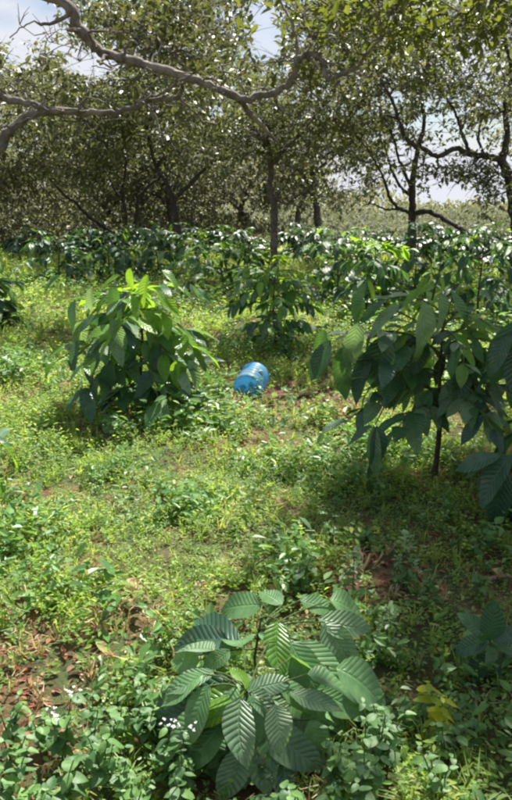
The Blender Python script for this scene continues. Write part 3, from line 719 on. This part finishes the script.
# foreground plant, leaves placed one by one
C10 = G(247, 772)
s10 = empty('coffee_plant', C10, 'young coffee plant nearest the camera with a pale rosette of new leaves at its tip', 'plant')
YP = C10.y
tip10 = P(247, 692, YP - 0.02)
mb = MB(); c = crom([(*(C10 + Vector((0, 0, -.03))), .007), (*C10.lerp(tip10, .5), .006), (*tip10, .004)], 6); mb.tube(c[:, :3], c[:, 3], 7)
mb.obj('stem', M['green_stem'], s10, C10)
b2 = Vector((C10.x + .03, C10.y + .30, 0)); b2.z = float(H(b2.x, b2.y))
mb = MB(); mb.tube([b2, b2 + Vector((-.01, 0, .1)), b2 + Vector((.01, 0, .24))], [.006, .005, .003], 7); mb.obj('stem', M['green_stem'], s10, C10)
bmb = MB()
def LF(b, t, m, dyb=0.0, dyt=0.0, up=(0, -.6, 1), var=None, wide=1.0, roll=0.0):
    pb, pt = P(b[0], b[1], YP + dyb), P(t[0], t[1], YP + dyt)
    put_leaf(s10, pb, pt, m, var, up=up, wide=wide * 1.2, roll=roll)
    yb = C10.y if pb.y < C10.y + .16 else C10.y + .30
    q = Vector((C10.x + (.03 if yb > C10.y else 0), yb, pb.z - 0.03)); c = crom([q, (q + pb) / 2 + Vector((0, 0, .012)), pb], 4)
    bmb.tube(c, np.linspace(0.0035, 0.002, len(c)), 5)
for a in [  # base, tip, kind, depth offsets, width
    ((247, 690), (185, 700), 'coffee_young', 0, -.02, .7), ((247, 690), (232, 733), 'coffee_young', 0, -.10, .95), ((247, 690), (200, 722), 'coffee_young', 0, -.08, .75),
    ((247, 690), (282, 712), 'coffee_pale', 0, -.06, .9), ((247, 690), (236, 662), 'coffee_young', 0, .08, .9), ((247, 690), (296, 680), 'coffee_pale', 0, .05, .9),
    ((278, 620), (268, 675), 'coffee_young', .25, .12, 1.0), ((240, 645), (180, 622), 'coffee_dark', .22, .33, 1.0), ((228, 640), (165, 640), 'coffee_dark', .25, .28, .9), ((236, 682), (152, 738), 'coffee_dark',.05, -.03, 1.15),
    ((230, 700), (165, 690), 'coffee_dark', .08, .1, 1.1), ((290, 640), (318, 700), 'front_leaf', .22, .1, 1.1), ((300, 640), (340, 690), 'front_leaf', .25, .12, 1.1),
    ((325, 622), (352, 672), 'coffee_pale', .30, .22, 1.3), ((318, 618), (372, 640), 'coffee_pale', .32, .30, 1.1), ((336, 668), (396, 690), 'front_leaf', .18, .15, 1.3), ((300, 600), (340, 612), 'front_leaf', .42, .42, 1.0),
    ((262, 725), (322, 775), 'coffee_pale', -.02, -.10, 1.1), ((290, 700), (335, 740), 'front_leaf', .08, 0, 1.1), ((250, 760), (215, 800), 'front_leaf', -.04, -.1, 1.2), ((262, 770), (300, 808), 'front_leaf', -.04, -.1, 1.2),
    ((262, 605), (215, 604), 'front_leaf', .42, .45, 1.1), ((282, 605), (262, 585), 'front_leaf', .42, .5, 1.2), ((225, 740), (190, 765), 'front_leaf', 0, -.04, 1.0), ((246, 740), (205, 760), 'front_leaf', 0, -.05, 1.0),
    ((305, 710), (350, 712), 'front_leaf', .1, .12, 1.2), ((276, 745), (258, 800), 'front_leaf', -.03, -.1, 1.0), ((320, 690), (365, 725), 'front_leaf', .12, .08, 1.2), ((200, 660), (165, 668), 'front_leaf', .2, .22, 1.2),
    ((330, 600), (372, 608), 'front_leaf', .45, .5, 1.2), ((310, 720), (330, 770), 'front_leaf', 0, -.04, 1.1), ((230, 650), (205, 672), 'front_leaf', .18, .14, 1.1)]:
    LF(a[0], a[1], a[2], a[3], a[4], wide=a[5])
rr = random.Random(12)
for k in range(64):
    a = rr.uniform(0, 6.28); zz = rr.uniform(.05, .27); l0 = rr.uniform(.04, .16); ll = rr.uniform(.11, .17); pt = -rr.uniform(.1, .8)
    pb = Vector((C10.x + .02 + math.cos(a) * l0, C10.y + .08 + math.sin(a) * l0 * .9, C10.z + zz))
    q = pb + Vector((math.cos(a) * math.cos(pt), math.sin(a) * math.cos(pt), math.sin(pt))) * ll
    put_leaf(s10, pb, q, rr.choice(['front_leaf', 'front_leaf', 'coffee_pale']), wide=1.35)
    c = crom([Vector((C10.x, C10.y, pb.z - .03)), (Vector((C10.x, C10.y, pb.z)) + pb) / 2, pb], 3); bmb.tube(c, np.linspace(.003, .002, len(c)), 4)
bmb.obj('leaf_stalks', M['green_stem'], s10, C10)['kind'] = 'stuff'
# small plant bottom right
C11 = G(490, 690)
s11 = empty('coffee_seedling', C11, 'small dark coffee seedling with one pale drooping leaf low by the right edge', 'seedling')
mb = MB(); tp = P(490, 640, C11.y); c = crom([C11, (C11 + tp) / 2, tp], 4); mb.tube(c, np.linspace(.006, .003, len(c)), 6); mb.obj('stem', M['green_stem'], s11, C11)
for (b, t, m) in [((488, 640), (452, 650), 'coffee_dark'), ((492, 640), (520, 622), 'coffee_dark'), ((490, 645), (496, 672), 'coffee_pale'), ((488, 640), (470, 615), 'coffee_mature'), ((492, 640), (530, 650), 'coffee_mature'),
                  ((488, 655), (462, 682), 'coffee_dark'), ((492, 655), (520, 690), 'coffee_dark'), ((489, 640), (500, 608), 'coffee_dark')]:
    put_leaf(s11, P(b[0], b[1], C11.y), P(t[0], t[1], C11.y + random.uniform(-.08, .05)), m, up=(0, -.5, 1), wide=1.2)
# leaf tips of a plant at the left edge
C12 = Vector((-1.62, 3.55, 0)); C12.z = float(H(C12.x, C12.y))
coffee_shrub(C12, 0.62, 0.3, 'coffee shrub mostly beyond the left edge, one ribbed leaf reaching in', 707, levels=6, leaf=0.2, pairs=3, young=.1, low=.2)

# ------------------------------------------------------------------ broad-leaved weeds near the camera
def weed_plant(base, h, label, seed, n=9, leaf=0.055, m='weed_leaf', group=None, name='broadleaf_weed', flowers=0, lean=0.3):
    r = random.Random(seed)
    base = Vector(base); base.z = float(H(base.x, base.y))
    root = empty(name, base, label, 'weed', group)
    mb = MB(); fl = []
    stems = r.choice((2, 3, 3))
    for s in range(stems):
        a = r.uniform(0, 6.28); ln = Vector((math.cos(a), math.sin(a), 0)) * h * r.uniform(.2, .6) * lean * 2
        tp = base + ln + Vector((0, 0, h * r.uniform(.75, 1.1)))
        c = crom([base + Vector((0, 0, -.01)), base.lerp(tp, .5) - ln * .15, tp], 5)
        mb.tube(c, np.linspace(.0035, .0015, len(c)), 5)
        for k in range(n // stems + 1):
            f = 0.25 + 0.75 * (k + 1) / (n // stems + 1)
            p = Vector(c[min(len(c) - 1, int(f * (len(c) - 1)))])
            for sd in (0, 1):
                aa = k * 1.57 + sd * math.pi + r.uniform(-.4, .4); pit = r.uniform(-.5, .35)
                l = leaf * r.uniform(.6, 1.25) * (1 - .35 * (f > .95))
                put_leaf(root, p, p + Vector((math.cos(aa) * math.cos(pit), math.sin(aa) * math.cos(pit), math.sin(pit))) * l, m, wide=r.uniform(1.2, 1.6), roll=r.uniform(-.3, .3))
        if s < flowers:
            for q in range(7):
                fl.append(np.array(tp) + np.array([r.gauss(0, .012), r.gauss(0, .012), .012 + r.uniform(0, .012)]))
    mb.obj('stem', M['green_stem'], root, base)
    if fl:
        fl = np.array(fl) - np.array(base)
        Vv, Qq = scatter(LEAF_V * np.array([1.6, 1, 1]), LEAF_Q, np.repeat(fl, 4, 0), rotmats(len(fl) * 4, -.2, .8), np.full(len(fl) * 4, .006))
        tag(link(bpy.data.objects.new('flowers', npmesh('flowers', Vv, Qq, M['flower'])), root), kind='stuff')
    return root
WG = {'left': ('soft broadleaf weeds in the bottom left corner', 'broadleaf weeds in the bottom left corner'),
      'right': ('light broadleaf weeds right of the nearest plant', 'broadleaf weeds right of the nearest coffee plant'),
      'foot': ('broadleaf weeds at the nearest plant foot', 'broadleaf weeds at the foot of the nearest coffee plant'),
      'mid': ('shaded broadleaf weeds below the right shrub', 'broadleaf weeds in the shade on the right')}
r = random.Random(5)
spots = []
for k in range(20): spots.append(('left', (r.uniform(10, 190), r.uniform(735, 835))))
for k in range(18): spots.append(('right', (r.uniform(335, 470), r.uniform(720, 840))))
for k in range(14): spots.append(('foot', (r.uniform(160, 370), r.uniform(770, 850))))
for k in range(12): spots.append(('mid', (r.uniform(270, 480), r.uniform(520, 620))))
ORD = 'first second third fourth fifth sixth seventh eighth ninth tenth eleventh twelfth thirteenth fourteenth fifteenth sixteenth seventeenth eighteenth nineteenth twentieth'.split()
rank = {k: sum(1 for (w2, q) in spots if w2 == w and q[0] < pp[0]) for k, (w, pp) in enumerate(spots)}
for k, (w, pp) in enumerate(spots):
    lab, grp = WG[w]; lab = ORD[rank[k]] + ' from the left of the ' + lab
    weed_plant(G(*pp), r.uniform(.10, .2) if w != 'foot' else r.uniform(.07, .12), lab, 900 + k, n=r.randint(7, 12), leaf=r.uniform(.03, .052), group=grp)
weed_plant(G(178, 790), .2, 'weed topped by tiny white flowers left of the nearest coffee plant', 990, flowers=3)
weed_plant(G(65, 770), .18, 'white-flowered weed at the edge of the red soil, bottom left', 991, flowers=2)
weed_plant(G(440, 745), .16, 'small bright yellow-leaved weed right of the nearest coffee plant', 992, n=14, leaf=.05, m='yellow_leaf', name='yellow_weed')
for k, (pp, lab) in enumerate([((352, 600), 'silvery fine-leaved tuft left of the red soil patch'), ((404, 580), 'silvery fine-leaved tuft under the right shrub'), ((385, 655), 'upright pale sprig right above the nearest coffee plant')]):
    b = G(*pp); rng = np.random.default_rng(60 + k)
    root = empty('silvery_weed', b, lab, 'weed')
    n_ = 90
    f = rng.random(n_); a = rng.uniform(0, 6.28, n_)
    pos = np.stack([np.cos(a) * .05 * (1.1 - f), np.sin(a) * .05 * (1.1 - f), f * .17], 1)
    Vv, Qq = scatter(LEAF_V, LEAF_Q, pos, rotmats(n_, -.2, 1.0), rng.uniform(.018, .032, n_))
    tag(link(bpy.data.objects.new('leaves', npmesh('leaves', Vv, Qq, M['silver_weed'])), root), kind='stuff')
    mb = MB(); mb.tube([(0, 0, -.01), (.004, 0, .09), (0, .004, .17)], [.003, .0025, .0015], 5); mb.obj('stem', M['green_stem'], root)

# ------------------------------------------------------------------ ground cover
rng = np.random.default_rng(31)
def herb_template(seed, stems=4, leaves=5, size=0.026, h=0.11, droop=.3):
    r = random.Random(seed); Vs = []; Qs = []; nv = 0
    for s in range(stems):
        a = r.uniform(0, 6.28); out = r.uniform(.02, .075); hh = h * r.uniform(.5, 1.1)
        for k in range(leaves):
            f = (k + 1) / leaves
            p = np.array([math.cos(a) * out * f ** 1.3, math.sin(a) * out * f ** 1.3, hh * f])
            aa = a + (1.2 if k % 2 else -1.2) + r.uniform(-.5, .5); pit = r.uniform(-.4, .6)
            wl = r.choice((.75, .9, 1.15)); rm, Lg = orient((0, 0, 0), (math.cos(aa) * math.cos(pit), math.sin(aa) * math.cos(pit), math.sin(pit)), roll=r.uniform(-.4, .4))
            v = (np.array(rm.to_3x3()) @ (LEAF_V * size * r.uniform(.7, 1.3) * np.array([wl, 1, 1])).T).T + p
            Vs.append(v); Qs.append(LEAF_Q + nv); nv += 6
    return np.concatenate(Vs), np.concatenate(Qs)
def grass_template(seed, blades=9, h=0.16):
    r = random.Random(seed); Vs = []; Qs = []; nv = 0
    for s in range(blades):
        a = r.uniform(0, 6.28); hh = h * r.uniform(.5, 1.2); out = hh * r.uniform(.3, 1.0); w = .0028 * r.uniform(.7, 1.5)
        d = np.array([math.cos(a), math.sin(a), 0]); sd = np.array([-d[1], d[0], 0]) * w
        b0 = d * r.uniform(0, .015)
        p1 = b0 + d * out * .3 + np.array([0, 0, hh * .6]); p2 = b0 + d * out * .8 + np.array([0, 0, hh * .85 - out * .25])
        Vs.append(np.array([b0 - sd, b0 + sd, p1 + sd * .9, p1 - sd * .9, p2 + sd * .3, p2 - sd * .3]))
        Qs.append(np.array([(0, 1, 2, 3), (3, 2, 4, 5)]) + nv); nv += 6
    return np.concatenate(Vs), np.concatenate(Qs)
BARE = [(G(80, 665), .2, .7), (G(20, 725), .2, .7), (G(130, 628), .14, .6), (G(30, 690), .2, .5), (G(378, 596), .2, .75), (G(290, 405), .55, .8), (G(410, 580), .2, .6), (G(5, 780), .2, .9),
        (G(220, 292), 1.2, .6), (G(283, 520), .10, .9)]
def points(d0, d1, dens, margin=0.5, thin=None):
    """random ground points in the wedge between distances d0, d1"""
    hw = lambda d: 0.375 * d + margin
    A = 2 * hw(d1) * (d1 - d0); n = int(A * dens)
    y = rng.uniform(d0, d1, n); x = rng.uniform(-hw(d1), hw(d1), n)
    ok = np.abs(x) < hw(y) + 0.2
    for (c, rr, pr) in BARE:
        ins = np.hypot(x - c.x, (y - c.y) * .8) < rr * rng.uniform(.7, 1.2, n)
        ok &= ~(ins & (rng.random(n) < pr))
    return np.stack([x[ok], y[ok], H(x[ok], y[ok])], 1)
def mask(p, s, lo, seed):
    a = np.sin(p[:, 0] * s + seed) * np.sin(p[:, 1] * s * 1.3 + seed * 2) + .6 * np.sin(p[:, 0] * s * 2.7 + p[:, 1] * s * 2.1 + seed)
    return p[a > lo]
def cover(name, label, cat, mk, temps, sets):
    Vs = []; Qs = []; nv = 0
    for (p, smin, smax) in sets:
        parts = np.array_split(rng.permutation(len(p)), len(temps))
        for (tv, tq), ix in zip(temps, parts):
            q = p[ix]
            if not len(q): continue
            v, f = scatter(tv, tq, q, rotmats(len(q), -.15, .15), rng.uniform(smin, smax, len(q)) * (1 + .38 * np.sin(q[:, 0] * 4.1 + 1.3 * np.sin(q[:, 1] * 3.3)) * np.sin(q[:, 1] * 5.2 + q[:, 0])))
            Vs.append(v); Qs.append(f + nv); nv += len(v)
    o = link(bpy.data.objects.new(name, npmesh(name, np.concatenate(Vs), np.concatenate(Qs), M[mk])))
    tag(o, label, cat, kind='stuff')
    print(name, 'tris', sum(len(f) for f in Qs) * 2)
herbs = [herb_template(s, stems=5, leaves=5, size=.022) for s in range(4)]
low_herbs = [herb_template(s + 20, stems=5, leaves=3, size=.02, h=.04) for s in range(3)]
broads = [herb_template(s + 10, stems=3, leaves=4, size=.042, h=.12) for s in range(3)]
grasses = [grass_template(s) for s in range(4)]
cover('leafy_weeds', 'carpet of small-leaved green weeds over the whole plot', 'weeds', 'herb', herbs + low_herbs,
      [(points(1.2, 4.2, 430), .5, 1.15), (points(4.2, 8, 185, 1.0), .75, 1.5), (points(8, 15, 40, 1.5), 1.2, 2.4), (points(15, 26, 9, 2), 2.0, 3.6)])
cover('grass', 'thin grass growing through the weeds', 'grass', 'grass', grasses,
      [(points(1.2, 4.2, 130), .3, .75), (points(4.2, 8, 90, 1.0), .35, .9), (points(8, 15, 40, 1.5), .6, 1.3), (points(15, 27, 14, 2), 1.5, 3)])
cover('broad_weeds', 'denser broad-leaved weeds in dark green drifts', 'weeds', 'broad', broads,
      [(mask(points(1.2, 4.2, 120), 2.2, .1, 1), .6, 1.3), (mask(points(4.2, 8, 70, 1), 1.6, .1, 2), .8, 1.7), (mask(points(8, 16, 16, 1.5), 1.0, 0, 3), 1.2, 2.6)])
straw = []
for (c, rr, pr) in BARE:
    n_ = int(170 * rr * rr * 3); a = rng.uniform(0, 6.28, n_); q = np.sqrt(rng.random(n_)) * rr * 1.35
    x_, y_ = c.x + q * np.cos(a), c.y + q * np.sin(a); straw.append(np.stack([x_, y_, H(x_, y_)], 1))
M['straw'] = leaf_mat('straw', [(0, (0.22, 0.15, 0.08)), (0.6, (0.42, 0.32, 0.18)), (1, (0.60, 0.50, 0.33))], rough=.6, trans=.3, tcol=(.6, .5, .25))
cover('dry_grass', 'flattened straw coloured dead grass around the bare soil patches', 'dry grass', 'straw', grasses, [(np.concatenate(straw), .2, .55), (points(1.2, 8, 16), .3, .7)])
p = np.concatenate([points(1.2, 6, 60), points(6, 14, 10)])
BX = []
for (c, rr, pr) in BARE:
    n_ = int(620 * rr * rr * 3); a = rng.uniform(0, 6.28, n_); q = np.sqrt(rng.random(n_)) * rr * 1.3
    BX.append(np.stack([c.x + q * np.cos(a), c.y + q * np.sin(a), H(c.x + q * np.cos(a), c.y + q * np.sin(a))], 1))
p = np.concatenate([p] + BX); p[:, 2] += .008
v, f = scatter(LEAF_V * np.array([1, 1, 2.2]), LEAF_Q, p, rotmats(len(p), -.4, .4), rng.uniform(.015, .045, len(p)))
tag(link(bpy.data.objects.new('leaf_litter', npmesh('leaf_litter', v, f, M['dead_leaf']))), 'brown dead leaves lying on the red soil', 'leaf litter', kind='stuff')

# single dead leaves one can pick out
for (b, t, lab) in [((128, 606), (152, 612), 'large curled tan leaf above the red soil on the left'), ((276, 515), (290, 520), 'pinkish tan dead leaf lying in the weeds at the centre'),
                    ((98, 668), (118, 676), 'pale whitish dead leaf on the red soil on the left'), ((490, 585), (515, 590), 'long tan dead leaf at the right edge'),
                    ((14, 500), (26, 506), 'tan dead leaf in the sunny weeds by the left edge')]:
    p0, p1 = G(*b), G(*t); p0.z += .05; p1.z += .045
    me = LM['tan_leaf'][2]; o = bpy.data.objects.new('dead_leaf', me); link(o)
    rm, Lg = orient(p0, p1, up=(0, -.4, 1)); Lg *= 0.75
    o.matrix_world = Matrix.Translation(p0) @ rm @ Matrix.Diagonal((Lg * .9, Lg, Lg * 1.6, 1)); tag(o, lab, 'leaf')

# ------------------------------------------------------------------ water jug
def jug_mat():
    m, t = mat('blue_plastic')
    p = N(t, 'ShaderNodeBsdfPrincipled'); p.inputs['Base Color'].default_value = (0.28, 0.50, 0.62, 1); p.inputs['Roughness'].default_value = 0.22
    p.inputs['Transmission Weight'].default_value = 0.0
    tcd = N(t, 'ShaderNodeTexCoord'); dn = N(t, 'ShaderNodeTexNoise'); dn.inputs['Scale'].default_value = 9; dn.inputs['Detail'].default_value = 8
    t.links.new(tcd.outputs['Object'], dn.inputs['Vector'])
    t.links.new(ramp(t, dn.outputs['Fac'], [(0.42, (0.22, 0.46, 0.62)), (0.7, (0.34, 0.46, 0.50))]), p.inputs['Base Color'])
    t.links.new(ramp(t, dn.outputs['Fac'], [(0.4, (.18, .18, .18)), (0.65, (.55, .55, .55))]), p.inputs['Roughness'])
    tl = N(t, 'ShaderNodeBsdfTranslucent'); tl.inputs[0].default_value = (0.12, 0.5, 0.85, 1)
    tp = N(t, 'ShaderNodeBsdfTransparent'); tp.inputs[0].default_value = (0.45, 0.75, 0.95, 1)
    a = N(t, 'ShaderNodeMixShader'); a.inputs[0].default_value = 0.5
    b = N(t, 'ShaderNodeMixShader'); b.inputs[0].default_value = 0.35
    t.links.new(p.outputs[0], a.inputs[1]); t.links.new(tl.outputs[0], a.inputs[2])
    t.links.new(a.outputs[0], b.inputs[1]); t.links.new(tp.outputs[0], b.inputs[2])
    o = N(t, 'ShaderNodeOutputMaterial'); t.links.new(b.outputs[0], o.inputs[0])
    return m
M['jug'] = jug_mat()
m, t = mat('cap_plastic'); p = N(t, 'ShaderNodeBsdfPrincipled'); p.inputs['Base Color'].default_value = (0.75, 0.78, 0.8, 1); p.inputs['Roughness'].default_value = .5
o = N(t, 'ShaderNodeOutputMaterial'); t.links.new(p.outputs[0], o.inputs[0]); M['cap'] = m
def lathe(prof, k=40):
    a = np.arange(k) * 2 * math.pi / k
    V = np.array([[(r_ * math.cos(x), r_ * math.sin(x), z) for x in a] for r_, z in prof]).reshape(-1, 3)
    n = len(prof); i = np.arange(n - 1)[:, None] * k; j = np.arange(k)[None]; j2 = (j + 1) % k
    return V, np.stack([i + j, i + j2, i + k + j2, i + k + j], -1).reshape(-1, 4)
jb = G(250, 393)
jug = empty('water_jug', jb + Vector((0, 0, 0.0)), 'blue translucent ribbed water jug lying in the grass', 'jug')
prof = [(.001, .025), (.07, .022), (.095, .004), (.118, 0), (.13, .012), (.134, .03)]
for q in range(5):
    z = .045 + q * .056; prof += [(.134, z), (.134, z + .034), (.1305, z + .040), (.1305, z + .050)]
prof += [(.134, .33), (.13, .35), (.11, .385), (.075, .415), (.045, .432), (.030, .44), (.028, .475)]
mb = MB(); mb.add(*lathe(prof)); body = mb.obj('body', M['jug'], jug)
mb = MB(); mb.add(*lathe([(.031, .455), (.033, .456), (.033, .488), (.028, .492), (.001, .492)], 24)); cap = mb.obj('cap', M['cap'], jug)
ax = Vector((0.26, 0.92, 0.24)).normalized()
jug.rotation_euler = ax.to_track_quat('Z', 'Y').to_euler()
jug.scale = (.9, .9, .72)
jug.location = jb + Vector((-.02, -0.16, 0.07))

def stick(pix, r0, label, mk, name='fallen_stick', lift=.02):
    pts = [G(*q) for q in pix]
    b = pts[0].copy(); c = crom([tuple(p_ + Vector((0, 0, lift + .012 * (k % 2)))) for k, p_ in enumerate(pts)], 5)
    mb = MB(); mb.tube(c, np.linspace(r0, r0 * .5, len(c)), 7)
    c[:, :] = c
    o = mb.obj(name, M[mk], None, b); o.location = b
    tag(o, label, 'stick'); return o
stick([(262, 405), (280, 402), (298, 402), (318, 404)], .028, 'thick brown fallen branch lying right of the blue jug', 'dry_stick')
stick([(228, 397), (240, 394), (250, 397), (266, 392)], .008, 'thin whitish stick lying in front of the blue jug', 'white_stick', lift=.04)
stick([(236, 392), (246, 395), (254, 400)], .007, 'short whitish stick crossing the longer one before the jug', 'white_stick', lift=.07)
stick([(485, 592), (500, 590), (525, 590)], .01, 'thin tan stick on the soil at the right edge', 'dry_stick', lift=.03)
